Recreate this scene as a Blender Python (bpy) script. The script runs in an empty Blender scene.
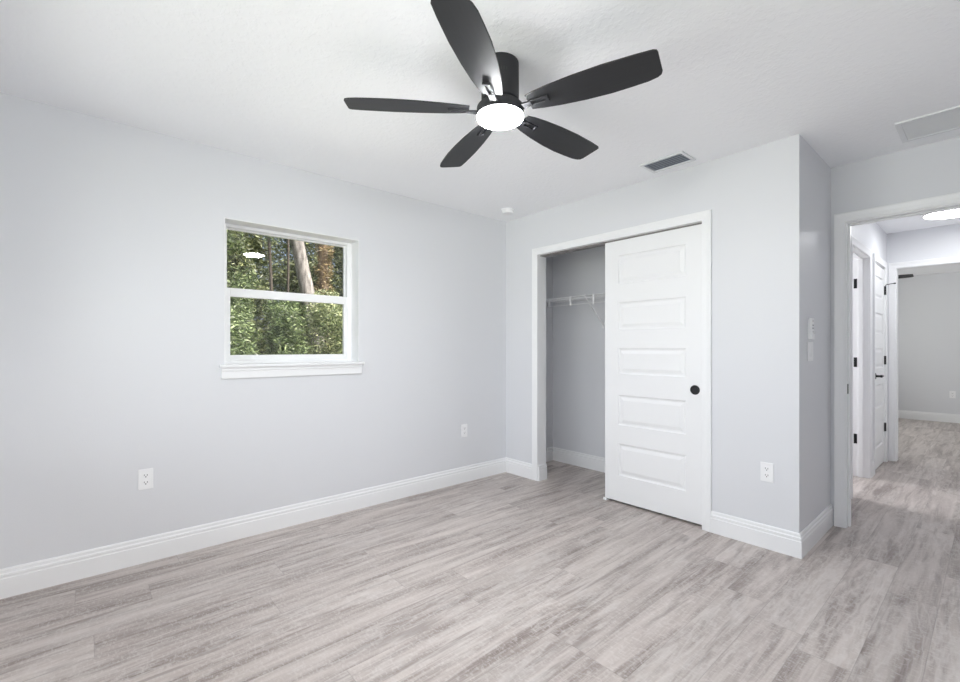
import bpy, bmesh, math, random
from mathutils import Vector, Matrix

scene = bpy.context.scene
COL = scene.collection
R = math.radians

# ------------------------------------------------------------------ camera
XL, YB, XC, YD, H = -3.159, 3.093, -0.748, 3.837, 2.44
XH, YE, YF = -0.78, 6.50, 10.58          # hall left wall, hall end wall, far wall of the far room
XR, YK = 0.55, -0.60                      # right wall and back wall (behind the camera)
cam_d = bpy.data.cameras.new('camera')
cam = bpy.data.objects.new('camera', cam_d)
COL.objects.link(cam)
cam.location = (0, 0, 1.205)
cam.rotation_euler = (R(90), 0, 0.85345)
cam_d.sensor_fit = 'HORIZONTAL'
cam_d.sensor_width = 36
cam_d.lens = 36 * 450.886 / 960
cam_d.shift_y = (348.36 - 341.0) / 960
cam_d.clip_start = 0.02
scene.camera = cam

# ------------------------------------------------------------------ world, sun, added fill lamps, exposure
world = bpy.data.worlds.new('world')
scene.world = world
world.use_nodes = True
wn = world.node_tree.nodes
sky = wn.new('ShaderNodeTexSky')
sky.sky_type = 'NISHITA'
sky.sun_disc = False
sky.sun_elevation = R(48)
sky.sun_rotation = R(60)
sky.dust_density = 8.0
sky.air_density = 0.5
sky.ozone_density = 0.0
bg = wn['Background']
bg.inputs['Strength'].default_value = 0.42
world.node_tree.links.new(sky.outputs[0], bg.inputs['Color'])

def add_light(name, kind, loc, rot, energy, color=(1, 1, 1), **kw):
    d = bpy.data.lights.new(name, kind)
    d.energy = energy
    d.color = color
    for k, v in kw.items():
        setattr(d, k, v)
    o = bpy.data.objects.new(name, d)
    COL.objects.link(o)
    o.location = loc
    o.rotation_euler = rot
    return o

sun_dir = Vector((-0.30, -0.12, -0.95)).normalized()
sun = add_light('sun', 'SUN', (6, 4, 9), (0, 0, 0), 10.0, (1.0, 0.95, 0.86), angle=R(1.5))
sun.rotation_euler = sun_dir.to_track_quat('-Z', 'Y').to_euler()
# unseen fill lamps added outside the back, right, far-room and side-room openings
BW = (-2.80, 0.35, 0.75, 2.15)           # unseen back-wall window, added for the fill lamp: x0, x1, z0, z1
RW = (-0.35, 0.85, 0.9, 2.1)                 # unseen right-wall window, put in to admit fill: y0, y1, z0, z1
add_light('fill_back', 'AREA', ((BW[0] + BW[1]) / 2, YK - 0.32, 1.45), (R(108), 0, 0), 58, (0.95, 0.975, 1.0),
          shape='RECTANGLE', size=3.1, size_y=1.4)  # added fill from behind the camera, tilted up towards the ceiling
add_light('fill_right', 'AREA', (XR + 0.32, (RW[0] + RW[1]) / 2, 1.5), (0, R(100), 0), 38, (0.96, 0.98, 1.0),
          shape='RECTANGLE', size=1.2, size_y=1.4)  # added fill for the left wall
add_light('fill_far', 'AREA', (-3.62, 8.6, 1.5), (0, R(-90), 0), 100, (1.0, 0.99, 0.97),
          shape='RECTANGLE', size=1.2, size_y=1.4)  # added fill that lights the far room

add_light('fill_side', 'AREA', (-2.9, 5.10, 1.5), (0, R(-90), 0), 50, (1.0, 1.0, 1.0),
          shape='RECTANGLE', size=1.1, size_y=0.6)  # added fill to brighten the first hall doorway and the hall

vs = scene.view_settings
scene.display_settings.display_device = 'sRGB'
vs.view_transform = 'Standard'
vs.look = 'None'
vs.gamma = 1
vs.use_curve_mapping = False
vs.exposure = 0.18
scene.cycles.use_denoising = True
scene.cycles.max_bounces = 12
scene.cycles.diffuse_bounces = 8
scene.cycles.transparent_max_bounces = 12
scene.cycles.caustics_reflective = False
scene.cycles.caustics_refractive = False

# ------------------------------------------------------------------ materials
def mat(name, color, rough=0.5, metal=0.0, spec=0.5):
    m = bpy.data.materials.new(name)
    m.use_nodes = True
    b = m.node_tree.nodes['Principled BSDF']
    b.inputs['Base Color'].default_value = (*color, 1)
    b.inputs['Roughness'].default_value = rough
    b.inputs['Metallic'].default_value = metal
    b.inputs['Specular IOR Level'].default_value = spec
    return m

def bumpy(m, scale, dist, strength=0.3, detail=2.0, rng=None):
    """orange-peel / knockdown bump and a faint tone variation"""
    nt = m.node_tree
    n, l = nt.nodes, nt.links
    b = n['Principled BSDF']
    geo = n.new('ShaderNodeNewGeometry')
    t = n.new('ShaderNodeTexNoise')
    t.inputs['Scale'].default_value = scale
    t.inputs['Detail'].default_value = detail
    l.new(geo.outputs['Position'], t.inputs['Vector'])
    src = t.outputs['Fac']
    if rng:
        r = n.new('ShaderNodeMapRange')
        r.inputs['From Min'].default_value, r.inputs['From Max'].default_value = rng
        l.new(src, r.inputs['Value'])
        src = r.outputs['Result']
    bp = n.new('ShaderNodeBump')
    bp.inputs['Strength'].default_value = strength
    bp.inputs['Distance'].default_value = dist
    l.new(src, bp.inputs['Height'])
    l.new(bp.outputs['Normal'], b.inputs['Normal'])
    return m

M = {}
M['wall'] = bumpy(mat('wall_paint', (0.706, 0.713, 0.738), 0.42, spec=0.35), 140, 0.0008, 0.25)
M['ceiling'] = bumpy(mat('ceiling_paint', (0.910, 0.916, 0.938), 0.8, spec=0.2), 42, 0.0030, 0.25, 3.0, (0.46, 0.60))
M['trim'] = bumpy(mat('trim_paint', (0.84, 0.843, 0.852), 0.35, spec=0.4), 60, 0.0002, 0.1)
M['door'] = bumpy(mat('door_paint', (0.83, 0.832, 0.84), 0.38, spec=0.4), 90, 0.0002, 0.12)
M['vinyl'] = bumpy(mat('white_vinyl', (0.90, 0.905, 0.91), 0.3, spec=0.45), 60, 0.0002, 0.05)
M['plastic'] = bumpy(mat('white_plastic', (0.86, 0.86, 0.87), 0.35), 120, 0.0001, 0.05)
M['slot'] = bumpy(mat('slot_dark', (0.03, 0.03, 0.03), 0.6), 100, 0.0001, 0.05)
M['black'] = bumpy(mat('black_metal', (0.006, 0.006, 0.007), 0.5, 0.0), 200, 0.0001, 0.08)
M['fan'] = bumpy(mat('fan_metal', (0.013, 0.013, 0.016), 0.6, 0.0), 200, 0.0001, 0.08)
M['vent'] = bumpy(mat('vent_metal', (0.76, 0.77, 0.79), 0.4), 150, 0.0001, 0.05)
M['louver'] = bumpy(mat('louver_metal', (0.62, 0.66, 0.73), 0.45, 0.0), 150, 0.0001, 0.05)
M['duct'] = bumpy(mat('duct_dark', (0.27, 0.29, 0.33), 0.8), 60, 0.0002, 0.05)
M['track'] = bumpy(mat('track_metal', (0.26, 0.245, 0.235), 0.5, 0.1), 80, 0.0002, 0.05)
M['wire'] = bumpy(mat('white_coated_wire', (0.82, 0.82, 0.83), 0.35), 100, 0.0001, 0.05)
M['steel'] = bumpy(mat('steel', (0.4, 0.4, 0.41), 0.3, 0.9), 100, 0.0001, 0.05)
M['exterior'] = bumpy(mat('exterior_siding', (0.7, 0.7, 0.68), 0.8), 20, 0.002, 0.3)

def blade_material():
    m = mat('fan_blade', (0.03, 0.031, 0.034), 0.5)
    nt = m.node_tree; n, l = nt.nodes, nt.links
    tc = n.new('ShaderNodeTexCoord')
    mp = n.new('ShaderNodeMapping'); mp.inputs['Scale'].default_value = (6, 90, 20)
    t = n.new('ShaderNodeTexNoise'); t.inputs['Scale'].default_value = 1; t.inputs['Detail'].default_value = 3
    rp = n.new('ShaderNodeValToRGB')
    rp.color_ramp.elements[0].color = (0.008, 0.0083, 0.0098, 1)
    rp.color_ramp.elements[1].color = (0.0165, 0.017, 0.020, 1)
    l.new(tc.outputs['Object'], mp.inputs['Vector']); l.new(mp.outputs[0], t.inputs['Vector'])
    l.new(t.outputs['Fac'], rp.inputs['Fac']); l.new(rp.outputs[0], n['Principled BSDF'].inputs['Base Color'])
    return m
M['blade'] = blade_material()

def glow(name, color, strength):
    m = bpy.data.materials.new(name); m.use_nodes = True
    nt = m.node_tree; nt.nodes.clear()
    o = nt.nodes.new('ShaderNodeOutputMaterial'); e = nt.nodes.new('ShaderNodeEmission')
    e.inputs['Color'].default_value = (*color, 1); e.inputs['Strength'].default_value = strength
    nt.links.new(e.outputs[0], o.inputs['Surface'])
    return m
M['lens'] = glow('lit_fan_lens', (0.965, 0.982, 1.0), 202)
M['hall_lens'] = glow('lit_hall_lens', (0.975, 0.99, 1.0), 22)
M['lens_off'] = mat('frosted_lens', (0.8, 0.8, 0.8), 0.4)

def glass_material():
    m = bpy.data.materials.new('window_glass'); m.use_nodes = True
    nt = m.node_tree; nt.nodes.clear()
    o = nt.nodes.new('ShaderNodeOutputMaterial')
    t = nt.nodes.new('ShaderNodeBsdfTransparent'); t.inputs['Color'].default_value = (0.97, 0.985, 0.975, 1)
    g = nt.nodes.new('ShaderNodeBsdfGlossy'); g.inputs['Roughness'].default_value = 0.0
    f = nt.nodes.new('ShaderNodeFresnel'); f.inputs['IOR'].default_value = 1.45
    x = nt.nodes.new('ShaderNodeMixShader')
    nt.links.new(f.outputs[0], x.inputs[0]); nt.links.new(t.outputs[0], x.inputs[1]); nt.links.new(g.outputs[0], x.inputs[2])
    nt.links.new(x.outputs[0], o.inputs['Surface'])
    return m
M['glass'] = glass_material()

def floor_material():
    m = mat('vinyl_plank', (0.5, 0.45, 0.42), 0.42, spec=0.4)
    nt = m.node_tree; n, l = nt.nodes, nt.links
    bsdf = n['Principled BSDF']
    def math_(op, a, b=None, c=None):
        x = n.new('ShaderNodeMath'); x.operation = op
        for i, v in enumerate((a, b, c)):
            if v is None: continue
            if isinstance(v, (int, float)): x.inputs[i].default_value = v
            else: l.new(v, x.inputs[i])
        return x.outputs[0]
    def comb(x, y, z):
        c = n.new('ShaderNodeCombineXYZ')
        for i, v in enumerate((x, y, z)):
            if isinstance(v, (int, float)): c.inputs[i].default_value = v
            else: l.new(v, c.inputs[i])
        return c.outputs[0]
    def noise(vec, scale, detail, rough=0.5, dist=0.0):
        t = n.new('ShaderNodeTexNoise')
        t.inputs['Scale'].default_value = scale; t.inputs['Detail'].default_value = detail
        t.inputs['Roughness'].default_value = rough; t.inputs['Distortion'].default_value = dist
        l.new(vec, t.inputs['Vector']); return t.outputs['Fac']
    def rng(v, a, b, c=0.0, d=1.0):
        r = n.new('ShaderNodeMapRange'); l.new(v, r.inputs['Value'])
        r.inputs['From Min'].default_value = a; r.inputs['From Max'].default_value = b
        r.inputs['To Min'].default_value = c; r.inputs['To Max'].default_value = d
        return r.outputs['Result']
    def mixc(fac, a, b, mode='MIX'):
        x = n.new('ShaderNodeMix'); x.data_type = 'RGBA'; x.blend_type = mode
        if isinstance(fac, (int, float)): x.inputs[0].default_value = fac
        else: l.new(fac, x.inputs[0])
        for i, v in ((6, a), (7, b)):
            if isinstance(v, tuple): x.inputs[i].default_value = (*v, 1)
            else: l.new(v, x.inputs[i])
        return x.outputs[2]
    geo = n.new('ShaderNodeNewGeometry')
    sep = n.new('ShaderNodeSeparateXYZ'); l.new(geo.outputs['Position'], sep.inputs[0])
    X, Y = sep.outputs[0], sep.outputs[1]
    W, L = 0.178, 1.22
    u = math_('DIVIDE', X, W); row = math_('FLOOR', u); fu = math_('FRACT', u)
    wr = n.new('ShaderNodeTexWhiteNoise'); wr.noise_dimensions = '1D'; l.new(row, wr.inputs['W'])
    v = math_('ADD', math_('DIVIDE', Y, L), math_('MULTIPLY', wr.outputs['Value'], 7.31))
    col_ = math_('FLOOR', v); fv = math_('FRACT', v)
    wp = n.new('ShaderNodeTexWhiteNoise'); wp.noise_dimensions = '2D'; l.new(comb(row, col_, 0), wp.inputs['Vector'])
    pid = wp.outputs['Value']
    off = math_('MULTIPLY', pid, 37.0)
    # broad streaks along the plank, fine grain, cross-hatched limed texture, cathedral rings
    streak = noise(comb(math_('ADD', math_('MULTIPLY', X, 15), off), math_('ADD', math_('MULTIPLY', Y, 1.3), off), off), 1.0, 4, 0.62, 0.5)
    grain = noise(comb(math_('MULTIPLY', X, 150), math_('ADD', math_('MULTIPLY', Y, 6), off), off), 1.0, 3, 0.6)
    hatch = noise(comb(math_('ADD', math_('MULTIPLY', X, 52), off), math_('MULTIPLY', Y, 100), off), 1.0, 3, 0.6, 0.6)
    blot = noise(comb(math_('ADD', math_('MULTIPLY', X, 18), off), math_('ADD', math_('MULTIPLY', Y, 1.5), off), off), 1.0, 3, 0.6, 0.5)
    wv = n.new('ShaderNodeTexWave'); wv.wave_type = 'RINGS'; wv.rings_direction = 'SPHERICAL'
    wv.inputs['Scale'].default_value = 3.2; wv.inputs['Distortion'].default_value = 5.5
    wv.inputs['Detail'].default_value = 2.0; wv.inputs['Detail Scale'].default_value = 1.4
    cx = math_('MULTIPLY', math_('SUBTRACT', fu, math_('ADD', 0.2, math_('MULTIPLY', pid, 0.6))), 1.15)
    cy = math_('MULTIPLY', math_('SUBTRACT', fv, math_('FRACT', math_('MULTIPLY', pid, 13.7))), 1.55)
    l.new(comb(cx, cy, off), wv.inputs['Vector'])
    ring = wv.outputs['Fac']
    base = n.new('ShaderNodeValToRGB'); l.new(rng(streak, 0.33, 0.66), base.inputs['Fac'])
    cr = base.color_ramp
    cr.elements[0].position = 0.0; cr.elements[0].color = (0.235, 0.192, 0.175, 1)
    cr.elements[1].position = 1.0; cr.elements[1].color = (0.560, 0.500, 0.468, 1)
    e = cr.elements.new(0.5); e.color = (0.420, 0.366, 0.340, 1)
    c = base.outputs['Color']
    c = mixc(math_('MULTIPLY', rng(grain, 0.45, 0.58), 0.24), c, (0.60, 0.56, 0.535))
    c = mixc(math_('MULTIPLY', rng(hatch, 0.50, 0.64), 0.40), c, (0.64, 0.60, 0.575))
    c = mixc(math_('MULTIPLY', rng(ring, 0.80, 1.0), 0.30), c, (0.66, 0.625, 0.60))
    c = mixc(math_('MULTIPLY', rng(blot, 0.58, 0.68), 0.55), c, (0.225, 0.186, 0.172))
    tone = rng(pid, 0.0, 1.0, 0.92, 1.06)
    hs = n.new('ShaderNodeHueSaturation'); l.new(tone, hs.inputs['Value']); l.new(c, hs.inputs['Color'])
    c = hs.outputs['Color']
    du = math_('MULTIPLY', math_('MINIMUM', fu, math_('SUBTRACT', 1.0, fu)), W)
    dv = math_('MULTIPLY', math_('MINIMUM', fv, math_('SUBTRACT', 1.0, fv)), L)
    seam = rng(math_('MINIMUM', du, dv), 0.0006, 0.0022, 1.0, 0.0)
    c = mixc(math_('MULTIPLY', seam, 0.30), c, (0.16, 0.14, 0.13))
    l.new(c, bsdf.inputs['Base Color'])
    l.new(rng(grain, 0.3, 0.7, 0.36, 0.52), bsdf.inputs['Roughness'])
    bp = n.new('ShaderNodeBump'); bp.inputs['Strength'].default_value = 0.25; bp.inputs['Distance'].default_value = 0.0008
    l.new(math_('SUBTRACT', math_('ADD', math_('MULTIPLY', grain, 0.4), math_('MULTIPLY', hatch, 0.3)), seam), bp.inputs['Height'])
    l.new(bp.outputs['Normal'], bsdf.inputs['Normal'])
    return m
M['floor'] = floor_material()

def leaf_material(name, dark, mid, light):
    m = bpy.data.materials.new(name); m.use_nodes = True
    nt = m.node_tree; n, l = nt.nodes, nt.links
    b = n['Principled BSDF']; b.inputs['Roughness'].default_value = 0.45
    g = n.new('ShaderNodeNewGeometry')
    rp = n.new('ShaderNodeValToRGB')
    rp.color_ramp.elements[0].color = (*dark, 1); rp.color_ramp.elements[1].color = (*light, 1)
    e = rp.color_ramp.elements.new(0.55); e.color = (*mid, 1)
    l.new(g.outputs['Random Per Island'], rp.inputs['Fac'])
    l.new(rp.outputs[0], b.inputs['Base Color'])
    tr = n.new('ShaderNodeBsdfTranslucent'); l.new(rp.outputs[0], tr.inputs['Color'])
    mx = n.new('ShaderNodeMixShader'); mx.inputs[0].default_value = 0.28
    l.new(b.outputs[0], mx.inputs[1]); l.new(tr.outputs[0], mx.inputs[2])
    l.new(mx.outputs[0], n['Material Output'].inputs['Surface'])
    return m
M['leaf_dark'] = leaf_material('dark_leaves', (0.022, 0.035, 0.014), (0.060, 0.080, 0.032), (0.27, 0.30, 0.15))
M['leaf_mid'] = leaf_material('green_leaves', (0.030, 0.048, 0.018), (0.065, 0.098, 0.038), (0.25, 0.32, 0.155))
M['leaf_pale'] = leaf_material('pale_leaves', (0.045, 0.065, 0.026), (0.125, 0.165, 0.07), (0.46, 0.49, 0.29))
M['leaf_dry'] = leaf_material('dry_leaves', (0.10, 0.07, 0.035), (0.21, 0.16, 0.08), (0.40, 0.33, 0.19))

def bark_material(name, a, b_):
    m = mat(name, a, 0.9)
    nt = m.node_tree; n, l = nt.nodes, nt.links
    g = n.new('ShaderNodeNewGeometry')
    mp = n.new('ShaderNodeMapping'); mp.inputs['Scale'].default_value = (9, 9, 2.2)
    t = n.new('ShaderNodeTexNoise'); t.inputs['Scale'].default_value = 1.6; t.inputs['Detail'].default_value = 5
    rp = n.new('ShaderNodeValToRGB')
    rp.color_ramp.elements[0].position = 0.35; rp.color_ramp.elements[0].color = (*b_, 1)
    rp.color_ramp.elements[1].position = 0.65; rp.color_ramp.elements[1].color = (*a, 1)
    l.new(g.outputs['Position'], mp.inputs['Vector']); l.new(mp.outputs[0], t.inputs['Vector'])
    l.new(t.outputs['Fac'], rp.inputs['Fac']); l.new(rp.outputs[0], n['Principled BSDF'].inputs['Base Color'])
    bp = n.new('ShaderNodeBump'); bp.inputs['Strength'].default_value = 0.6; bp.inputs['Distance'].default_value = 0.02
    l.new(t.outputs['Fac'], bp.inputs['Height']); l.new(bp.outputs['Normal'], n['Principled BSDF'].inputs['Normal'])
    return m
M['bark_grey'] = bark_material('grey_bark', (0.26, 0.25, 0.25), (0.085, 0.08, 0.08))
M['bark_brown'] = bark_material('brown_bark', (0.20, 0.15, 0.10), (0.07, 0.05, 0.035))
M['bark_dark'] = bark_material('dark_bark', (0.055, 0.046, 0.038), (0.022, 0.019, 0.016))

def ground_material():
    m = mat('ground_litter', (0.13, 0.14, 0.07), 0.95)
    nt = m.node_tree; n, l = nt.nodes, nt.links
    g = n.new('ShaderNodeNewGeometry')
    t = n.new('ShaderNodeTexNoise'); t.inputs['Scale'].default_value = 3; t.inputs['Detail'].default_value = 6
    rp = n.new('ShaderNodeValToRGB')
    rp.color_ramp.elements[0].color = (0.06, 0.09, 0.03, 1); rp.color_ramp.elements[1].color = (0.24, 0.23, 0.13, 1)
    l.new(g.outputs['Position'], t.inputs['Vector']); l.new(t.outputs['Fac'], rp.inputs['Fac'])
    l.new(rp.outputs[0], n['Principled BSDF'].inputs['Base Color'])
    return m
M['ground'] = ground_material()

# ------------------------------------------------------------------ mesh helpers
class MB:
    def __init__(self):
        self.v, self.f = [], []
    def add(self, verts, faces):
        b = len(self.v)
        self.v += [tuple(p) for p in verts]
        self.f += [tuple(b + i for i in q) for q in faces]
        return self
    def box(self, x0, x1, y0, y1, z0, z1):
        v = [(x0, y0, z0), (x1, y0, z0), (x1, y1, z0), (x0, y1, z0), (x0, y0, z1), (x1, y0, z1), (x1, y1, z1), (x0, y1, z1)]
        return self.add(v, [(0, 3, 2, 1), (4, 5, 6, 7), (0, 1, 5, 4), (1, 2, 6, 5), (2, 3, 7, 6), (3, 0, 4, 7)])
    def tube(self, pts, radii, seg=8, caps=True):
        pts = [Vector(p) for p in pts]
        if isinstance(radii, (int, float)): radii = [radii] * len(pts)
        rings = []
        up = None
        for i, p in enumerate(pts):
            d = (pts[min(i + 1, len(pts) - 1)] - pts[max(i - 1, 0)]).normalized()
            if up is None or abs(d.dot(up)) > 0.95:
                up = Vector((0, 0, 1)) if abs(d.z) < 0.9 else Vector((1, 0, 0))
            a = d.cross(up).normalized(); b = a.cross(d).normalized(); up = b
            rings.append([p + (a * math.cos(2 * math.pi * k / seg) + b * math.sin(2 * math.pi * k / seg)) * radii[i] for k in range(seg)])
        vs_, fs = [], []
        for r in rings: vs_ += r
        for i in range(len(rings) - 1):
            for k in range(seg):
                k2 = (k + 1) % seg
                fs.append((i * seg + k, i * seg + k2, (i + 1) * seg + k2, (i + 1) * seg + k))
        if caps:
            fs.append(tuple(range(seg))); fs.append(tuple((len(rings) - 1) * seg + k for k in reversed(range(seg))))
        return self.add(vs_, fs)
    def lathe(self, prof, c=(0, 0, 0), seg=48, axis='z'):
        """prof: list of (r, h) along the axis"""
        vs_, fs = [], []
        def place(r, a, h):
            x, y = r * math.cos(a), r * math.sin(a)
            if axis == 'z': q = (x, y, h)
            elif axis == 'y': q = (x, h, y)
            else: q = (h, x, y)
            return (q[0] + c[0], q[1] + c[1], q[2] + c[2])
        idx = []
        for r, h in prof:
            if r < 1e-6:
                idx.append([len(vs_)]); vs_.append(place(0, 0, h))
            else:
                idx.append(list(range(len(vs_), len(vs_) + seg)))
                vs_ += [place(r, 2 * math.pi * k / seg, h) for k in range(seg)]
        for a, b in zip(idx, idx[1:]):
            for k in range(seg):
                k2 = (k + 1) % seg
                if len(a) == 1 and len(b) == 1: continue
                if len(a) == 1: fs.append((a[0], b[k], b[k2]))
                elif len(b) == 1: fs.append((a[k], a[k2], b[0]))
                else: fs.append((a[k], a[k2], b[k2], b[k]))
        return self.add(vs_, fs)
    def prism(self, outline, z0, z1):
        n = len(outline)
        v = [(x, y, z0) for x, y in outline] + [(x, y, z1) for x, y in outline]
        f = [tuple(reversed(range(n))), tuple(range(n, 2 * n))]
        f += [(i, (i + 1) % n, n + (i + 1) % n, n + i) for i in range(n)]
        return self.add(v, f)
    def xform(self, mtx):
        self.v = [tuple(mtx @ Vector(p)) for p in self.v]
        return self
    def build(self, name, m, parent=None, loc=None, smooth=False, bevel=0.0, fix=True):
        me = bpy.data.meshes.new(name)
        me.from_pydata(self.v, [], self.f)
        me.update()
        if fix:
            bm = bmesh.new(); bm.from_mesh(me)
            bmesh.ops.recalc_face_normals(bm, faces=bm.faces)
            bm.to_mesh(me); bm.free()
        me.materials.append(m)
        o = bpy.data.objects.new(name, me)
        COL.objects.link(o)
        if parent is not None: o.parent = parent
        if loc: o.location = loc
        if smooth:
            for p in me.polygons: p.use_smooth = True
            es = o.modifiers.new('split', 'EDGE_SPLIT'); es.split_angle = R(38)
        if bevel:
            b = o.modifiers.new('bevel', 'BEVEL'); b.width = bevel; b.segments = 2; b.limit_method = 'ANGLE'
        return o

def structure(o):
    o['kind'] = 'structure'
    return o
def empty(name, loc=(0, 0, 0), rz=0.0):
    o = bpy.data.objects.new(name, None); COL.objects.link(o)
    o.location = loc; o.rotation_euler = (0, 0, rz)
    o.empty_display_size = 0.05
    return o
def thing(o, label, cat, group=None):
    o['label'] = label; o['category'] = cat
    if group: o['group'] = group
    return o
def copy_tree(o, parent=None):
    c = o.copy(); COL.objects.link(c)
    if parent is not None: c.parent = parent
    for ch in list(o.children): copy_tree(ch, c)
    return c

def wall(name, axis, a0, a1, u0, u1, z0, z1, holes=(), m='wall'):
    """slab between planes a0,a1 of axis ('x' or 'y'), spanning u and z, with rectangular holes (u0,u1,z0,z1)"""
    us = sorted({u0, u1} | {h[0] for h in holes} | {h[1] for h in holes})
    zs = sorted({z0, z1} | {h[2] for h in holes} | {h[3] for h in holes})
    us = [u for u in us if u0 <= u <= u1]; zs = [z for z in zs if z0 <= z <= z1]
    def solid(i, j):
        if i < 0 or j < 0 or i >= len(us) - 1 or j >= len(zs) - 1: return False
        cu, cz = (us[i] + us[i + 1]) / 2, (zs[j] + zs[j + 1]) / 2
        return not any(h[0] < cu < h[1] and h[2] < cz < h[3] for h in holes)
    P = (lambda a, u, z: (a, u, z)) if axis == 'x' else (lambda a, u, z: (u, a, z))
    mb = MB()
    q = lambda *p: mb.add(p, [(0, 1, 2, 3)])
    for i in range(len(us) - 1):
        for j in range(len(zs) - 1):
            if not solid(i, j): continue
            A, B, C_, D = us[i], us[i + 1], zs[j], zs[j + 1]
            for a in (a0, a1): q(P(a, A, C_), P(a, B, C_), P(a, B, D), P(a, A, D))
            if not solid(i - 1, j): q(P(a0, A, C_), P(a1, A, C_), P(a1, A, D), P(a0, A, D))
            if not solid(i + 1, j): q(P(a0, B, C_), P(a1, B, C_), P(a1, B, D), P(a0, B, D))
            if not solid(i, j - 1): q(P(a0, A, C_), P(a1, A, C_), P(a1, B, C_), P(a0, B, C_))
            if not solid(i, j + 1): q(P(a0, A, D), P(a1, A, D), P(a1, B, D), P(a0, B, D))
    o = mb.build(name, M[m], fix=False)
    bm = bmesh.new(); bm.from_mesh(o.data)
    bmesh.ops.remove_doubles(bm, verts=bm.verts, dist=1e-5)
    bmesh.ops.recalc_face_normals(bm, faces=bm.faces)
    bm.to_mesh(o.data); bm.free()
    return structure(o)

BB = [(0, 0), (.015, 0), (.015, .094), (.0125, .097), (.0125, .104), (.0148, .107), (.0138, .116), (.0092, .119), (.0085, .127), (.0092, .132), (.006, .140), (0, .140)]
def baseboard(name, p0, p1, nrm, m0=0, m1=0):
    p0, p1, nrm = Vector((*p0, 0)), Vector((*p1, 0)), Vector((*nrm, 0))
    d = (p1 - p0).normalized()
    A = [p0 + nrm * t - d * t * m0 + Vector((0, 0, z)) for t, z in BB]
    B = [p1 + nrm * t + d * t * m1 + Vector((0, 0, z)) for t, z in BB]
    n = len(BB)
    f = [(i, (i + 1) % n, n + (i + 1) % n, n + i) for i in range(n)] + [tuple(range(n)), tuple(range(n, 2 * n))]
    return structure(MB().add(A + B, f).build(name, M['trim']))

CAS = [(0, 0), (0, .010), (.005, .0125), (.012, .0115), (.030, .0120), (.044, .0150), (.053, .0172), (.060, .0165), (.060, 0)]
def casing(name, axis, a, sgn, u0, u1, zt, z0=0.0, parent=None):
    """three sided door casing round an opening u0..u1 up to zt, on plane a of axis, sticking out along sgn"""
    rows = []
    for e, t in CAS:
        for (u, z) in ((u0 - e, z0), (u0 - e, zt + e), (u1 + e, zt + e), (u1 + e, z0)):
            rows.append((a + sgn * t, u, z) if axis == 'x' else (u, a + sgn * t, z))
    n = len(CAS); f = []
    for i in range(n):
        j = (i + 1) % n
        for k in range(3):
            f.append((i * 4 + k, i * 4 + k + 1, j * 4 + k + 1, j * 4 + k))
    f += [tuple(i * 4 for i in range(n)), tuple(i * 4 + 3 for i in range(n))]
    return MB().add(rows, f).build(name, M['trim'], parent)

def panel_face(mb, w, h, px0, px1, panels, y, s):
    """door face at plane y (inward = +s); panels are z ranges between px0..px1"""
    q = lambda x0, x1, z0, z1: mb.add([(x0, y, z0), (x1, y, z0), (x1, y, z1), (x0, y, z1)], [(0, 1, 2, 3)])
    q(0, px0, 0, h); q(px1, w, 0, h)
    zz = [0] + [v for p in panels for v in p] + [h]
    for i in range(0, len(zz), 2): q(px0, px1, zz[i], zz[i + 1])
    for z0, z1 in panels:
        rings = []
        for ins, dep in ((0, 0), (.007, .008), (.016, .0095), (.022, .0085), (.042, .0025)):
            rings.append([(px0 + ins, y + s * dep, z0 + ins), (px1 - ins, y + s * dep, z0 + ins), (px1 - ins, y + s * dep, z1 - ins), (px0 + ins, y + s * dep, z1 - ins)])
        for a, b in zip(rings, rings[1:]):
            for k in range(4):
                k2 = (k + 1) % 4
                mb.add([a[k], a[k2], b[k2], b[k]], [(0, 1, 2, 3)])
        mb.add(rings[-1], [(0, 1, 2, 3)])

def panel_door(name, w, h, th, parent=None, stile=0.118):
    panels = [(a, b) for a, b in ((.200, .448), (.592, .826), (.990, 1.188), (1.333, 1.545), (1.690, 1.910))]
    mb = MB()
    panel_face(mb, w, h, stile, w - stile, panels, 0, 1)
    panel_face(mb, w, h, stile, w - stile, panels, th, -1)
    for v in ([(0, 0, 0), (0, th, 0), (0, th, h), (0, 0, h)], [(w, 0, 0), (w, th, 0), (w, th, h), (w, 0, h)],
              [(0, 0, 0), (w, 0, 0), (w, th, 0), (0, th, 0)], [(0, 0, h), (w, 0, h), (w, th, h), (0, th, h)]):
        mb.add(v, [(0, 1, 2, 3)])
    o = mb.build(name, M['door'], parent, fix=False)
    bm = bmesh.new(); bm.from_mesh(o.data)
    bmesh.ops.remove_doubles(bm, verts=bm.verts, dist=1e-5)
    bmesh.ops.recalc_face_normals(bm, faces=bm.faces)
    bm.to_mesh(o.data); bm.free()
    return o

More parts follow.
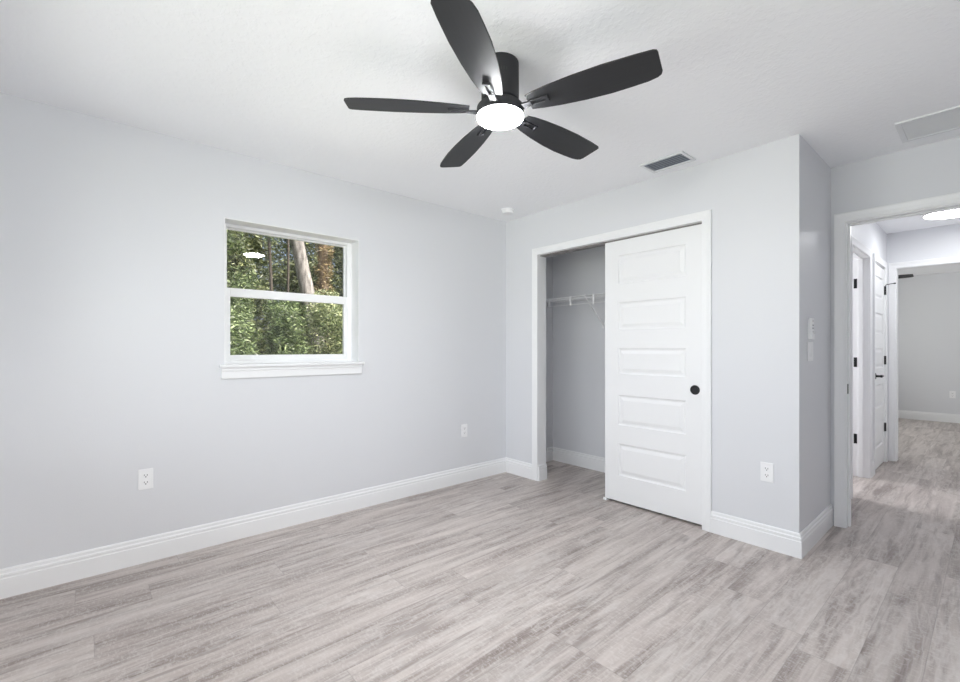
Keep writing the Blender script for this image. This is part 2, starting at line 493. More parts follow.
# ------------------------------------------------------------------ the shell
structure(MB().box(-3.5, 0.9, -0.85, 10.8, -0.12, 0).build('floor', M['floor']))
structure(MB().box(-3.5, 0.9, -0.85, 10.8, H, H + 0.15).build('ceiling', M['ceiling']))
WIN = (0.645, 1.548, 1.085, 2.020)                      # the window seen in the photo (y0,y1,z0,z1)
wall('wall_left', 'x', XL - 0.20, XL, YK - 0.2, 3.91, 0, H, [WIN])
wall('wall_back', 'y', YK - 0.20, YK, XL, XR + 0.2, 0, H, [BW])
wall('wall_right', 'x', XR, XR + 0.20, YK, YD + 0.118, 0, H, [RW])
CO = (-2.758, -1.275, 0, 2.069)                         # closet rough opening
wall('wall_closet_front', 'y', YB, YB + 0.11, XL, XC, 0, H, [CO])
wall('wall_closet_side', 'x', XC - 0.11, XC, YB + 0.11, 3.80, 0, H)
wall('wall_closet_back', 'y', 3.80, 3.91, XL, XC, 0, H)
DO = (-0.675, 0.165, 0, 2.060)                          # bedroom doorway rough opening
wall('wall_doorway', 'y', YD, YD + 0.118, XC, XR, 0, H, [DO])
D1 = (4.690, 5.460, 2.045)                              # hall doorway (y0,y1,top)
D2 = (5.720, 6.360, 2.045)                              # linen door
wall('wall_hall_left', 'x', XH - 0.115, XH, 3.955, YE, 0, H,
     [(D1[0] - .015, D1[1] + .015, 0, D1[2] + .015), (D2[0] - .015, D2[1] + .015, 0, D2[2] + .015)])
wall('wall_hall_right', 'x', 0.30, 0.41, 3.955, YE, 0, H)
EO = (-0.700, 0.090, 2.050)                             # opening in the hall's end wall
wall('wall_hall_end', 'y', YE, YE + 0.11, -3.30, 0.60, 0, H, [(EO[0] - .015, EO[1] + .015, 0, EO[2] + .015)])
wall('wall_far', 'y', YF, YF + 0.12, -3.42, 0.72, 0, H)
FW = (7.9, 9.3, 0.9, 2.1)  # unseen opening put in to light the far room
wall('wall_far_left', 'x', -3.42, -3.30, YE, YF, 0, H, [FW])
wall('wall_far_right', 'x', 0.60, 0.72, YE, YF, 0, H)
wall('wall_side_room', 'x', -2.60, -2.49, 3.91, YE, 0, H, [(4.78, 5.40, 0.9, 2.0)])   # side room beyond the first hall door; opening added for its fill lamp
wall('wall_linen', 'y', 5.56, 5.64, -2.49, XH - 0.115, 0, H)

# ------------------------------------------------------------------ baseboards
baseboard('baseboard_left', (XL, YK), (XL, YB), (1, 0), -1, -1)
baseboard('baseboard_closet_left', (XL, YB), (-2.803, YB), (0, -1), -1, 0)
baseboard('baseboard_closet_right', (-1.230, YB), (XC, YB), (0, -1), 0, 1)
baseboard('baseboard_return', (XC, YB), (XC, YD), (1, 0), 1, 0)
baseboard('baseboard_closet_jamb', (-2.743, YB), (-2.743, YB + .11), (1, 0), 0, 0)
baseboard('baseboard_closet_back', (XL, 3.80), (XC - .11, 3.80), (0, -1), -1, -1)
baseboard('baseboard_closet_inside', (XL, YB + .11), (XL, 3.80), (1, 0), 0, -1)
baseboard('baseboard_back', (XL, YK), (XR, YK), (0, 1), -1, -1)
baseboard('baseboard_right', (XR, YK), (XR, YD), (-1, 0), -1, -1)
baseboard('baseboard_doorway', (0.21, YD), (XR, YD), (0, -1), 0, -1)
baseboard('baseboard_hall_left', (XH, 3.955), (XH, D1[0] - .06), (1, 0), 0, 0)
baseboard('baseboard_hall_middle', (XH, D1[1] + .06), (XH, D2[0] - .06), (1, 0), 0, 0)
baseboard('baseboard_hall_right', (0.30, 3.955), (0.30, YE), (-1, 0), -1, -1)
baseboard('baseboard_far', (-3.30, YF), (0.60, YF), (0, -1), -1, -1)
baseboard('baseboard_far_left', (-3.30, YE + .11), (-3.30, YF), (1, 0), 0, -1)
baseboard('baseboard_far_right', (0.60, YE + .11), (0.60, YF), (-1, 0), 0, -1)

# ------------------------------------------------------------------ window in the left wall
def window(name, root_mtx, w, z0, z1, reveal, full=True):
    """local frame: x along the wall (0..w), y outwards from the inner wall plane, z up"""
    root = empty(name); root.matrix_world = root_mtx
    structure(root)
    mid = z0 + (z1 - z0) * 0.525
    yo = reveal
    fr = MB()                                              # outer frame
    fr.box(0, .038, yo, yo + .06, z0, z1); fr.box(w - .038, w, yo, yo + .06, z0, z1)
    fr.box(.038, w - .038, yo, yo + .06, z1 - .024, z1); fr.box(.038, w - .038, yo, yo + .06, z0, z0 + .040)
    fr.build('window_frame', M['vinyl'], root, bevel=.003)
    s = MB()                                               # upper sash, set back
    s.box(.038, .048, yo + .034, yo + .056, mid, z1 - .024); s.box(w - .048, w - .038, yo + .034, yo + .056, mid, z1 - .024)
    s.box(.048, w - .048, yo + .034, yo + .056, z1 - .032, z1 - .024); s.box(.048, w - .048, yo + .034, yo + .056, mid - .004, mid + .028)
    s.build('upper_sash', M['vinyl'], root, bevel=.002)
    s = MB()                                               # lower sash, in front
    a, b = z0 + .040, mid + .024
    s.box(.038, .062, yo + .006, yo + .032, a, b); s.box(w - .062, w - .038, yo + .006, yo + .032, a, b)
    s.box(.062, w - .062, yo + .006, yo + .032, a, a + .036); s.box(.062, w - .062, yo + .004, yo + .032, b - .056, b)
    s.build('lower_sash', M['vinyl'], root, bevel=.002)
    MB().box(.048, w - .048, yo + .043, yo + .047, mid + .028, z1 - .032).build('upper_pane', M['glass'], root)
    MB().box(.062, w - .062, yo + .017, yo + .021, a + .036, b - .056).build('lower_pane', M['glass'], root)
    if full:
        MB().box(0, .005, .001, yo, z0 + .020, z1).box(w - .005, w, .001, yo, z0 + .020, z1).box(.005, w - .005, .001, yo, z1 - .005, z1).build('window_return', M['trim'], root)
        MB().box(-.030, w + .030, -.034, 0, z0, z0 + .020).box(0, w, 0, yo, z0, z0 + .020).build('window_stool', M['trim'], root, bevel=.005)
        ap = MB()
        for k in range(1):
            ap.box(-.018, w + .018, -.018, 0, z0 - .022, z0)
            ap.box(-.018, w + .018, -.014, 0, z0 - .070, z0 - .022)
        ap.build('window_apron', M['trim'], root, bevel=.004)
    return root
mt = Matrix.Translation((XL, WIN[0], 0)) @ Matrix(((0, -1, 0, 0), (1, 0, 0, 0), (0, 0, 1, 0), (0, 0, 0, 1)))
window('window_1', mt, WIN[1] - WIN[0], WIN[2], WIN[3], 0.125)
mt = Matrix.Translation((BW[1], YK, 0)) @ Matrix(((-1, 0, 0, 0), (0, -1, 0, 0), (0, 0, 1, 0), (0, 0, 0, 1)))
window('added_window_2', mt, BW[1] - BW[0], BW[2], BW[3], 0.12)  # unseen, added so the back fill has an opening
mt = Matrix.Translation((XR, RW[1], 0)) @ Matrix(((0, 1, 0, 0), (-1, 0, 0, 0), (0, 0, 1, 0), (0, 0, 0, 1)))
window('added_window_3', mt, RW[1] - RW[0], RW[2], RW[3], 0.12)  # unseen, added so the right-hand fill has an opening
mt = Matrix.Translation((-3.30, FW[0], 0)) @ Matrix(((0, -1, 0, 0), (1, 0, 0, 0), (0, 0, 1, 0), (0, 0, 0, 1)))
window('added_window_4', mt, FW[1] - FW[0], FW[2], FW[3], 0.05)  # unseen, added for the far room's fill lamp

# ------------------------------------------------------------------ closet opening and doors
structure(casing('trim_1', 'y', YB, -1, -2.743, -1.290, 2.054))
j = MB()
j.box(-2.758, -2.743, YB, YB + .11, 0, 2.054); j.box(-1.290, -1.275, YB, YB + .11, 0, 2.054); j.box(-2.758, -1.275, YB, YB + .11, 2.054, 2.069)
structure(j.build('trim_2', M['trim']))
tr = MB(); tr.box(-2.743, -1.290, YB + .030, YB + .105, 2.046, 2.054)
structure(tr.build('trim_3', M['track']))
DZ = 0.017
d1 = structure(panel_door('door_1', 0.762, 2.025, 0.035)); d1.location = (-2.056, YB + .026, DZ)
pull = MB().lathe([(0, -.0012), (.022, -.0012), (.0235, -.0035), (.025, -.005), (.030, -.005), (.0325, -.002), (.0325, .001), (0, .001)], (0.762 - .056, 0, .922 - DZ), 32, 'y')
pull.build('flush_pull', M['black'], d1, smooth=True)
MB().lathe([(0, -.0022), (.012, -.0022), (.014, -.0005), (.014, .001), (0, .001)], (0.762 - .056, 0, .922 - DZ), 24, 'y').build('pull_center', M['fan'], d1, smooth=True)
d2 = structure(panel_door('door_2', 0.762, 2.025, 0.035)); d2.location = (-2.052, YB + .068, DZ)
g = MB(); g.box(-2.066, -2.036, YB + .014, YB + .112, 0.0, .004); g.box(-2.066, -2.036, YB + .014, YB + .020, .004, .020); g.box(-2.066, -2.036, YB + .0625, YB + .0665, .004, .012)
thing(g.build('floor_guide', M['plastic'], bevel=.001), 'small white plastic guide on the floor under the sliding closet door corner', 'door guide')

# ------------------------------------------------------------------ bedroom doorway and hall openings
structure(casing('trim_4', 'y', YD, -1, -0.667, 0.157, 2.052))
structure(casing('trim_5', 'y', YD + .118, 1, -0.667, 0.157, 2.052))
j = MB(); j.box(-.675, -.660, YD, YD + .118, 0, 2.045); j.box(.150, .165, YD, YD + .118, 0, 2.045); j.box(-.675, .165, YD, YD + .118, 2.045, 2.060)
j.box(-.660, -.650, YD + .045, YD + .080, 0, 2.045); j.box(.140, .150, YD + .045, YD + .080, 0, 2.045); j.box(-.650, .140, YD + .045, YD + .080, 2.035, 2.045)
tj = structure(j.build('trim_6', M['trim'], bevel=.002))
MB().box(-.6602, -.6582, YD + .010, YD + .038, .90, .965).build('strike_plate', M['black'], tj)

def lined_opening(n, axis, a0, a1, u0, u1, zt, stop=True):
    j = MB()
    def bx(a, b, c, d, e, f):
        if axis == 'x': j.box(a, b, c, d, e, f)
        else: j.box(c, d, a, b, e, f)
    bx(a0, a1, u0 - .015, u0, 0, zt); bx(a0, a1, u1, u1 + .015, 0, zt); bx(a0, a1, u0 - .015, u1 + .015, zt, zt + .015)
    if stop:
        s0, s1 = a0 + .040, a0 + .075
        bx(s0, s1, u0, u0 + .011, 0, zt); bx(s0, s1, u1 - .011, u1, 0, zt); bx(s0, s1, u0 + .011, u1 - .011, zt - .011, zt)
    return structure(j.build('trim_%d' % n, M['trim'], bevel=.002))
structure(casing('trim_7', 'x', XH, 1, D1[0] - .006, D1[1] + .006, D1[2] + .006))
t8 = lined_opening(8, 'x', XH - .115, XH, D1[0], D1[1], D1[2])
def hinge(parent, x, y, z, axis):
    """black butt hinge: one leaf plate and the knuckle barrel"""
    h = MB()
    if axis == 'y': h.box(x, x + .019, y - .0025, y, z - .045, z + .045)
    else: h.box(x, x + .0025, y - .032, y, z - .045, z + .045)
    for k in range(5): h.lathe([(0, -.0085), (.006, -.0085), (.006, .0085), (0, .0085)], (x, y - .004, z - .036 + k * .018), 12)
    return h.build('hinge', M['black'], parent)
for z in (1.815, 1.075, .355): hinge(t8, XH - .115 + .012, D1[1], z, 'y')
structure(casing('trim_9', 'x', XH, 1, D2[0] - .006, D2[1] + .006, D2[2] + .006))
lined_opening(10, 'x', XH - .115, XH, D2[0], D2[1], D2[2], False)
ld = structure(panel_door('door_3', D2[1] - D2[0] - .006, 2.018, .035, stile=.10))
ld.matrix_world = Matrix.Translation((XH - .002, D2[0] + .003, .016)) @ Matrix.Rotation(R(90), 4, 'Z')
def on_ld(o):                                             # parts given in world coordinates, attached to the linen door
    o.parent = ld; o.matrix_parent_inverse = ld.matrix_world.inverted(); return o
for z in (1.815, 1.080, .375):
    h = MB().box(XH - .002, XH + .0015, D2[1] - .032, D2[1] + .003, z - .045, z + .045)
    for k in range(5): h.lathe([(0, -.0085), (.0075, -.0085), (.0075, .0085), (0, .0085)], (XH + .006, D2[1] - .001, z - .036 + k * .018), 12)
    on_ld(h.build('hinge', M['black']))
st = MB().tube([(XH + .007, D2[1], 1.862), (XH + .012, D2[1], 1.875), (XH + .05, D2[1] - .03, 1.879), (XH + .085, D2[1] - .05, 1.879)], .004, 8)
st.lathe([(0, -.006), (.009, -.006), (.009, .006), (0, .006)], (XH + .085, D2[1] - .05, 1.879), 12)
on_ld(st.build('hinge_pin_stop', M['black'], smooth=True))
lv = MB().lathe([(0, 0), (.030, 0), (.030, .006), (.026, .009), (.011, .010), (.010, .040), (.013, .042), (.013, .056), (0, .057)], (XH - .001, D2[0] + .062, .935), 24, 'x')
on_ld(lv.tube([(XH + .048, D2[0] + .062, .935), (XH + .050, D2[0] + .10, .935), (XH + .046, D2[0] + .175, .933)], [.010, .009, .007], 10).build('lever_handle', M['black'], smooth=True))

structure(casing('trim_11', 'y', YE, -1, EO[0] - .006, EO[1] + .006, EO[2] + .006))
lined_opening(12, 'y', YE, YE + .11, EO[0], EO[1], EO[2], False)
structure(casing('trim_13', 'y', YE + .11, 1, EO[0] - .006, EO[1] + .006, EO[2] + .006))

# ------------------------------------------------------------------ ceiling fan
def make_fan(loc, ang0, lit=True):
    root = empty('ceiling_fan', (loc[0], loc[1], H))
    dz = -.009                                            # drop of everything below the canopy
    MB().lathe([(0, 0), (.080, 0), (.081, -.004), (.0815, -.159), (.079, -.165), (0, -.165)]).build('canopy', M['fan'], root, smooth=True)
    vents = MB()
    for k in range(14):
        a = R(232 + k * 8)
        c, s_ = math.cos(a), math.sin(a)
        vents.add([(.0815 * c - .0018 * s_, .0815 * s_ + .0018 * c, -.058), (.0815 * c + .0018 * s_, .0815 * s_ - .0018 * c, -.058),
                   (.0815 * c + .0018 * s_, .0815 * s_ - .0018 * c, -.072), (.0815 * c - .0018 * s_, .0815 * s_ + .0018 * c, -.072)], [(0, 1, 2, 3)])
    vents.build('vent_slot', M['slot'], root)
    MB().lathe([(0, -.156 ), (.074, -.156), (.076, -.166), (.094, -.174), (.101, -.182), (.103, -.206), (.103, -.212), (.104, -.219), (.1005, -.221), (0, -.221)]).xform(Matrix.Translation((0, 0, dz))).build('motor_housing', M['fan'], root, smooth=True)
    MB().lathe([(.1005, -.2212), (.1005, -.226), (.096, -.233), (.080, -.240), (.05, -.245), (0, -.247)]).xform(Matrix.Translation((0, 0, dz))).build('light_lens', M['lens'] if lit else M['lens_off'], root, smooth=True)
    up = [(.135, .040), (.18, .050), (.26, .063), (.36, .074), (.46, .079), (.54, .077), (.60, .074), (.635, .067), (.650, .058), (.655, .045)]
    dn = [(.655, -.040), (.652, -.050), (.640, -.0555), (.58, -.060), (.46, -.064), (.34, -.061), (.24, -.054), (.17, -.045), (.135, -.036)]
    up = [(x, y * 1.09) for x, y in up]; dn = [(x, y * 1.09) for x, y in dn]
    for k in range(5):
        rot = Matrix.Rotation(R(ang0 + 72 * k - (3.0 if k == 4 else 0.0)), 4, 'Z') @ Matrix.Translation((0, 0, -.2035)) @ Matrix.Rotation(R(-11), 4, 'X')
        b = MB().prism(up + dn, -.003, .003).build('blade', M['blade'], root, bevel=.0015)
        b.matrix_local = rot
        ir = MB()
        ir.add([(.088, -.018, -.006), (.088, .018, -.006), (.150, .013, -.006), (.150, -.013, -.006),
                (.088, -.018, -.015), (.088, .018, -.015), (.150, .013, -.012), (.150, -.013, -.012)],
               [(0, 1, 2, 3), (4, 5, 6, 7), (0, 1, 5, 4), (1, 2, 6, 5), (2, 3, 7, 6), (3, 0, 4, 7)])
        ir.box(.146, .222, .008, .016, -.0105, -.003); ir.box(.146, .222, -.016, -.008, -.0105, -.003)
        ir.box(.214, .226, -.016, .016, -.013, -.003)
        for (sx, sy) in ((.165, .012), (.165, -.012), (.205, .012)):
            ir.lathe([(0, -.0125), (.003, -.0125), (.003, -.010), (0, -.010)], (sx, sy, 0), 8)
        ir.build('blade_iron', M['fan'], b, bevel=.001)
    return root
fan = make_fan((-1.418, 1.353), 17.6)
thing(fan, 'black five-blade flush ceiling fan with a lit round lens in the bedroom', 'ceiling fan')
ffan = make_fan((-1.43, 8.80), 0.0, False)
thing(ffan, 'dark ceiling fan in the far room, one blade tip showing past the door casing', 'ceiling fan')

# ------------------------------------------------------------------ ceiling fittings
def grille(name, cx, cy, lx, ly, border, nslat, louver, back, tilt, along='x'):
    root = empty(name, (cx, cy, H))
    f = MB()
    a, b, t = lx / 2, ly / 2, .010
    for (x0, x1, y0, y1) in ((-a, a, -b, -b + border), (-a, a, b - border, b), (-a, -a + border, -b + border, b - border), (a - border, a, -b + border, b - border)):
        f.box(x0, x1, y0, y1, -t, 0)
    f.build('frame', M['vent'], root, bevel=.003)
    MB().box(-a + border, a - border, -b + border, b - border, -.0015, 0).build('backing', back, root)
    s = MB(); n = nslat
    step = (ly - 2 * border) / n
    for i in range(n):
        y = -b + border + (i + .5) * step
        c, sn = math.cos(tilt) * step * .48, math.sin(tilt) * step * .48
        zc = -.0058
        s.add([(-a + border, y - c, zc - min(sn, .0038)), (a - border, y - c, zc - min(sn, .0038)), (a - border, y + c, zc + min(sn, .0038)), (-a + border, y + c, zc + min(sn, .0038)),
               (-a + border, y - c, zc - min(sn, .0038) - .001), (a - border, y - c, zc - min(sn, .0038) - .001), (a - border, y + c, zc + min(sn, .0038) - .001), (-a + border, y + c, zc + min(sn, .0038) - .001)],
              [(0, 1, 2, 3), (4, 5, 6, 7), (0, 1, 5, 4), (1, 2, 6, 5), (2, 3, 7, 6), (3, 0, 4, 7)])
    s.build('louvers', louver, root)
    return root
thing(grille('supply_vent', -1.435, 2.898, .292, .196, .020, 6, M['louver'], M['duct'], R(28)), 'small grey-blue louvred supply vent on the ceiling above the closet door', 'air vent')
thing(grille('return_grille', -.105, 3.505, .53, .335, .026, 26, M['vent'], M['vent'], R(7)), 'large white return air grille on the ceiling above the bedroom doorway', 'air vent')
sd = empty('smoke_detector', (-2.862, 2.828, H))
MB().lathe([(0, 0), (.060, 0), (.060, -.010), (0, -.010)]).build('base_plate', M['plastic'], sd, smooth=True)
MB().lathe([(0, -.010), (.053, -.010), (.0545, -.016), (.052, -.032), (.046, -.038), (0, -.040)]).build('sensor_cover', M['plastic'], sd, smooth=True)
thing(sd, 'small round white smoke detector on the ceiling near the far left corner', 'smoke detector')
hl = empty('flush_ceiling_light', (-.243, 5.80, H))
MB().lathe([(0, 0), (.215, 0), (.220, -.006), (.220, -.030), (.212, -.036), (.200, -.036), (.200, -.020), (0, -.020)]).build('trim_ring', M['plastic'], hl, smooth=True)
MB().lathe([(.190, -.021), (.190, -.034), (.17, -.040), (.10, -.044), (0, -.046)]).build('light_lens', M['hall_lens'], hl, smooth=True)
thing(hl, 'round lit white flush light on the hall ceiling beyond the doorway', 'ceiling light')

# ------------------------------------------------------------------ wall plates
def make_outlet():
    root = empty('wall_outlet')          # local: y = out of wall is -y, x along wall, origin at plate centre
    MB().box(-.035, .035, -.006, 0, -.0575, .0575).build('plate', M['plastic'], root, bevel=.003)
    for z in (.020, -.020):
        o = [(.017 * math.cos(R(a)), max(-.0135, min(.0135, .018 * math.sin(R(a))))) for a in range(0, 360, 15)]
        rc = MB()
        n = len(o)
        rc.add([(x, -.006, zz + z) for x, zz in o] + [(x, -.0085, zz + z) for x, zz in o],
               [tuple(range(n)), tuple(range(n, 2 * n))] + [(i, (i + 1) % n, n + (i + 1) % n, n + i) for i in range(n)])
        r_ = rc.build('receptacle', M['plastic'], root)
        sl = MB(); sl.box(-.008, -.0055, -.0088, -.0084, z - .001, z + .008); sl.box(.0055, .008, -.0088, -.0084, z - .001, z + .008)
        sl.lathe([(0, -.0088), (.003, -.0088), (.003, -.0084), (0, -.0084)], (0, 0, z - .0065), 10, 'y')
        sl.build('slots', M['slot'], r_)
    MB().lathe([(0, -.0075), (.0028, -.0075), (.0028, -.006), (0, -.006)], (0, 0, 0), 10, 'y').build('screw', M['plastic'], root)
    return root
out0 = make_outlet()
G = 'white duplex wall outlets'
def put_outlet(loc, rz, label, first=False):
    o = out0 if first else copy_tree(out0)
    o.location = loc; o.rotation_euler = (0, 0, rz)
    thing(o, label, 'wall outlet', G)
put_outlet((XL, .251, .468), R(90), 'white duplex outlet low on the left wall, left of and below the window', True)
put_outlet((XL, 2.565, .464), R(90), 'white outlet low on the left wall near the corner by the closet')
put_outlet((-.911, YB, .459), 0, 'white duplex outlet low on the closet wall, right of the sliding door')
put_outlet((-.472, YF, .455), 0, 'white outlet low on the grey far room wall seen through the hall')
sw = empty('light_switch', (XC, 3.312, 1.186), R(90))
MB().box(-.058, .058, -.006, 0, -.058, .058).build('plate', M['plastic'], sw, bevel=.003)
rk = MB(); rk.box(-.019, .019, -.0085, -.006, -.036, .036); rk.box(-.0165, .0165, -.0105, -.0085, -.033, .002)
rk.build('rocker', M['plastic'], sw, bevel=.001)
thing(sw, 'white rocker light switch on the short side wall beside the doorway', 'light switch')
cr = empty('remote_cradle', (XC, 3.300, 1.322), R(90))
MB().box(-.026, .026, -.004, 0, -.062, .058).box(-.026, -.0235, -.022, -.004, -.062, -.010).box(.0235, .026, -.022, -.004, -.062, -.010).box(-.0235, .0235, -.022, -.004, -.062, -.059).box(-.0235, .0235, -.022, -.020, -.059, -.030).build('holder', M['plastic'], cr, bevel=.001)
thing(cr, 'white wall cradle holding the fan remote above the light switch', 'remote holder')
rm = empty('fan_remote', (XC, 3.300, 1.322), R(90))
MB().box(-.0225, .0225, -.0195, -.0045, -.0585, .066).build('body', M['plastic'], rm, bevel=.004)
for (bx, bz) in ((0, .048), (-.009, .022), (.009, .022), (-.009, .004), (.009, .004), (0, -.016)):
    MB().lathe([(0, -.0208), (.0048, -.0208), (.0055, -.0195), (0, -.0195)], (bx, 0, bz), 14, 'y').build('button', M['steel'], rm)
thing(rm, 'small white fan remote standing in the wall cradle above the switch', 'remote control')

# ------------------------------------------------------------------ wire shelf in the closet
ws = empty('wire_shelf', (0, 0, 0))
x0, x1 = XL + .004, XC - .114
yf, yb, zs = 3.492, 3.792, 1.700
rails = MB()
for (y, z, r) in ((yf, zs, .0032), (yf, zs - .024, .0028), (yf, zs - .078, .0032), (yf + .10, zs - .005, .0028), (yb - .10, zs - .005, .0028), (yb, zs - .005, .0032)):
    rails.tube([(x0, y, z), (x1, y, z)], r, 6)
rails.build('long_rods', M['wire'], ws)
cw = MB(); n = int((x1 - x0) / .0254)
for i in range(n + 1):
    x = x0 + .01 + i * .0254
    if x > x1: break
    cw.tube([(x, yb, zs), (x, yf, zs + .002), (x, yf - .003, zs - .004), (x, yf - .003, zs - .024)], .0016, 4, False)
cw.build('deck_wires', M['wire'], ws)
for i in range(9):
    x = -2.945 + i * .262
    MB().box(x - .008, x + .008, yf - .009, yf + .004, zs - .085, zs + .004).build('lip_clip', M['wire'], ws, bevel=.002)
for x in (-2.52, -1.45):
    b = MB().tube([(x, yf, zs - .004), (x, yb + .001, 1.432)], .0055, 8)
    b.box(x - .010, x + .010, yb, yb + .006, 1.40, 1.455).box(x - .007, x + .007, yf - .008, yf + .008, zs - .012, zs + .006)
    b.build('brace', M['wire'], ws)
thing(ws, 'white wire shelf with diagonal braces on the back wall inside the closet', 'wire shelf')

# ------------------------------------------------------------------ outdoors, beyond the window
M['bounce_gravel'] = bumpy(mat('pale_bounce_gravel', (0.55, 0.53, 0.49), 0.9), 30, 0.01, 0.6)
structure(MB().box(-6.6, XL - .20, -6, 11, -.45, -.42).build('bounce_strip', M['bounce_gravel']))  # unseen pale strip added to bounce sun up into the window reveal
structure(MB().box(-60, 30, -40, 45, -.55, -.45).build('ground', M['ground']))
rnd = random.Random(7)
def leaf_cloud(clumps, n, size, flat=0.55):
    mb = MB()
    n, size = int(n * 1.7), size * .76
    tot = sum(c[3] * c[4] * c[5] for c in clumps)
    for (cx, cy, cz, rx, ry, rz) in clumps:
        for _ in range(max(20, int(n * rx * ry * rz / tot))):
            while True:
                p = Vector((rnd.uniform(-1, 1), rnd.uniform(-1, 1), rnd.uniform(-1, 1)))
                if 0.15 < p.length < 1: break
            c = Vector((cx + p.x * rx, cy + p.y * ry, cz + p.z * rz))
            a = Vector((rnd.gauss(0, 1), rnd.gauss(0, 1), rnd.gauss(0, .6))).normalized()
            b = a.cross(Vector((rnd.gauss(0, 1), rnd.gauss(0, 1), rnd.gauss(0, 1))).normalized()).normalized()
            s = size * rnd.uniform(.55, 1.35)
            mb.add([c - a * s, c - b * s * flat * .5, c + a * s, c + b * s * flat * .5], [(0, 1, 2, 3)])
    return mb
def branchy(base, top, r0, r1, nb, spread, bend=.12, rise=(.4, 1.0)):
    base, top = Vector(base), Vector(top)
    pts, rad = [], []
    side = Vector((rnd.uniform(-1, 1), rnd.uniform(-1, 1), 0)) * bend
    for i in range(9):
        t = i / 8
        pts.append(base.lerp(top, t) + side * math.sin(t * 3.1) + Vector((rnd.uniform(-.02, .02), rnd.uniform(-.02, .02), 0)))
        rad.append((r0 + (r1 - r0) * t) * (1.25 if i == 0 else 1))
    mb = MB().tube(pts, rad, 12)
    for _ in range(nb):
        t = rnd.uniform(.3, .95)
        p = base.lerp(top, t) + side * math.sin(t * 3.1)
        d = Vector((rnd.uniform(-1, 1), rnd.uniform(-1, 1), rnd.uniform(*rise))).normalized() * spread * rnd.uniform(.5, 1.1)
        rr = (r0 + (r1 - r0) * t) * .35
        mb.tube([p, p + d * .5 + Vector((0, 0, .08)), p + d], [rr, rr * .65, rr * .25], 6)
    return mb
def tree(name, base, top, r0, r1, bark, leaf, clumps, n, size, label, cat, group=None, nb=10, spread=1.1, bend=.12):
    root = empty(name, base)
    inv = Matrix.Translation(-Vector(base))
    branchy(base, top, r0, r1, nb, spread, bend).xform(inv).build('trunk', M[bark], root, smooth=True)
    if clumps: leaf_cloud(clumps, n, size).xform(inv).build('foliage', M[leaf], root, fix=False)
    thing(root, label, cat, group)
    return root
def clumps(x0, x1, y0, y1, z0, z1, k, cs):
    """leafy clumps spread through a box without leaving it"""
    out = []
    for _ in range(k):
        c = cs * rnd.uniform(.75, 1.25)
        cx_, cy_, cz_ = min(c, (x1 - x0) / 2), min(c, (y1 - y0) / 2), min(c * .8, (z1 - z0) / 2)
        out.append((rnd.uniform(x0 + cx_, x1 - cx_), rnd.uniform(y0 + cy_, y1 - cy_), rnd.uniform(z0 + cz_, z1 - cz_), cx_, cy_, cz_))
    return out
ZG = -.45
TG, SG, BG = 'trees beyond the window', 'shrubs below the trees', 'woods behind the trees'
def grow(name, x0, x1, y0, y1, z0, z1, k, cs, n, size, bark, leaf, label, cat, group, r0=.05, nb=10, dry=None):
    cx, cy = (x0 + x1) / 2, (y0 + y1) / 2
    sp = min(x1 - x0, y1 - y0) * .42
    return tree(name, (cx, cy, ZG), (cx, cy, z1 - .3), r0, r0 * .45, bark, leaf, clumps(x0, x1, y0, y1, z0, z1, k, cs), n, size, label, cat, group, nb, sp, .03)
# main trees
tree('leaning_tree', (-12.0, 5.10, ZG), (-12.0, 3.44, 7.4), .21, .13, 'bark_grey', 'leaf_dark', clumps(-12.2, -11.8, 3.3, 3.8, 6.0, 7.4, 6, .3), 500, .09,
     'broad pale grey leaning tree trunk behind the upper window pane', 'tree', TG, 0, .1, bend=.01)
tree('shaggy_tree', (-13.1, 5.32, ZG), (-13.1, 5.26, 6.6), .17, .12, 'bark_brown', 'leaf_dry',
     [(-13.1, 5.30, z, .28, .28, .45) for z in (1.6, 2.3, 2.9, 3.5, 4.1, 4.7)], 1600, .08,
     'brown shaggy trunk hung with dry leaves, right of the grey leaning trunk', 'tree', TG, 4, .25, bend=.01)
tree('slender_tree', (-10.5, 3.14, ZG), (-10.5, 2.92, 6.0), .042, .026, 'bark_dark', 'leaf_mid', clumps(-10.85, -10.15, 2.80, 3.36, 3.2, 5.6, 9, .24), 700, .075,
     'thin dark trunk left of centre in the upper window pane', 'tree', TG, 8, .24, bend=.02)
tree('slender_tree', (-11.1, 3.66, ZG), (-11.1, 3.60, 6.4), .034, .022, 'bark_dark', 'leaf_mid', clumps(-11.5, -10.9, 3.42, 3.90, 3.4, 5.8, 8, .22), 450, .075,
     'thin dark trunk close to the left of the grey leaning trunk', 'tree', TG, 8, .2, bend=.02)
grow('leafy_tree', -12.9, -11.5, 1.4, 3.3, 1.8, 5.6, 30, .42, 5600, .075, 'bark_dark', 'leaf_mid',
     'leafy green tree at the left edge of the upper window pane', 'tree', TG, .10)
grow('leafy_tree', -12.8, -11.4, 5.62, 7.0, 1.2, 5.4, 24, .42, 4200, .075, 'bark_dark', 'leaf_mid',
     'leafy green tree at the right edge of the upper window pane', 'tree', TG, .10)
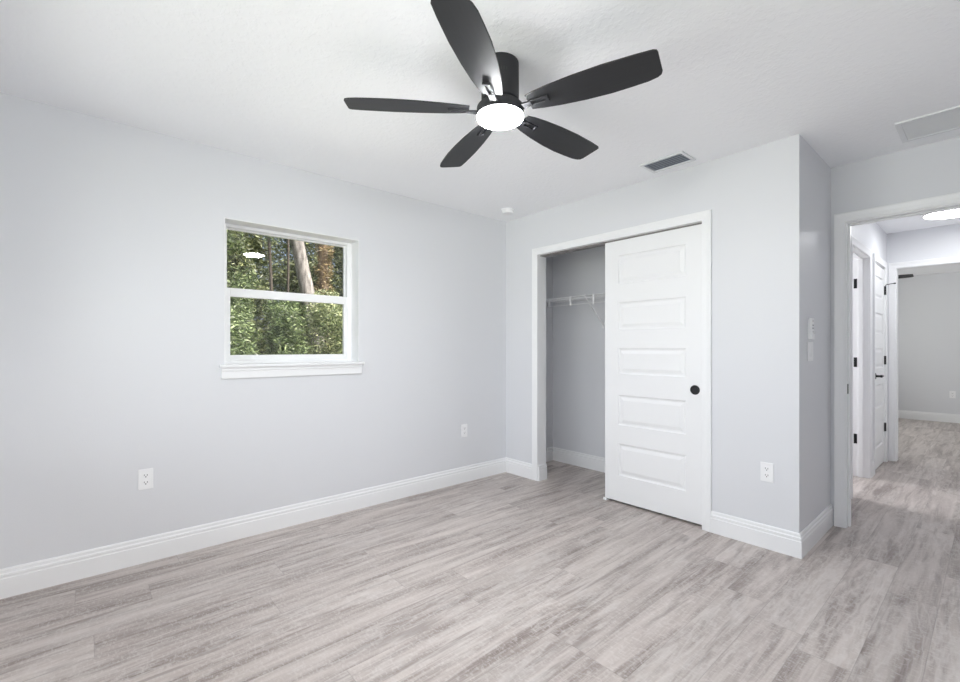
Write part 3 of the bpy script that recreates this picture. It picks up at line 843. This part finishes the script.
# shrubs in front
grow('shrub', -9.1, -7.7, 1.05, 2.38, ZG + .05, 1.95, 34, .30, 6000, .058, 'bark_dark', 'leaf_mid',
     'dense green shrub filling the left of the lower window pane', 'shrub', SG)
grow('shrub', -9.1, -7.8, 2.40, 3.02, ZG + .05, 2.25, 26, .28, 4600, .058, 'bark_dark', 'leaf_mid',
     'dense green shrub in the middle of the lower window pane, beside the pale one', 'shrub', SG)
grow('shrub', -9.1, -7.8, 3.04, 4.05, ZG + .05, 2.30, 34, .29, 6000, .056, 'bark_dark', 'leaf_pale',
     'pale yellow-green shrub in the right half of the lower window pane', 'shrub', SG)
grow('shrub', -10.6, -9.5, 4.62, 5.6, ZG + .05, 1.95, 16, .32, 2600, .060, 'bark_brown', 'leaf_pale',
     'pale dry-looking shrub at the right edge of the lower window pane', 'shrub', SG)
grow('shrub', -10.8, -9.5, 3.70, 4.60, ZG + .05, 2.75, 26, .30, 4600, .060, 'bark_dark', 'leaf_pale',
     'pale leafy sapling at the foot of the grey leaning trunk', 'shrub', SG)
grow('shrub', -10.9, -9.6, 1.55, 2.76, ZG + .05, 2.85, 30, .34, 5200, .060, 'bark_dark', 'leaf_mid',
     'green bush behind the window meeting rail, left of the thin trunks', 'shrub', SG)
# woods further back
W_ = ((-15.6, -13.8, 1.9, 3.9), (-15.6, -13.8, 3.95, 6.2), (-15.6, -13.8, 6.25, 8.4), (-20.5, -16.5, 2.6, 6.2), (-20.5, -16.5, 6.25, 10.5))
for (x0, x1, y0, y1), lab in zip(W_, ('dark tree deep in the woods behind the thin trunks', 'dark tree in the woods right behind the leaning grey trunk',
                                      'dark tree in the woods beyond the right edge of the window', 'tall dark tree at the back of the woods on the left of the window',
                                      'tall dark tree at the back of the woods on the right of the window')):
    big = x0 < -16
    grow('woodland_tree', x0, x1, y0, y1, .2 if big else .8, 8.0 if big else 5.6, 60 if big else 44, .8 if big else .55, 11000 if big else 8500, .14 if big else .10,
         'bark_dark', 'leaf_dark', lab, 'tree', BG, .13, 12)
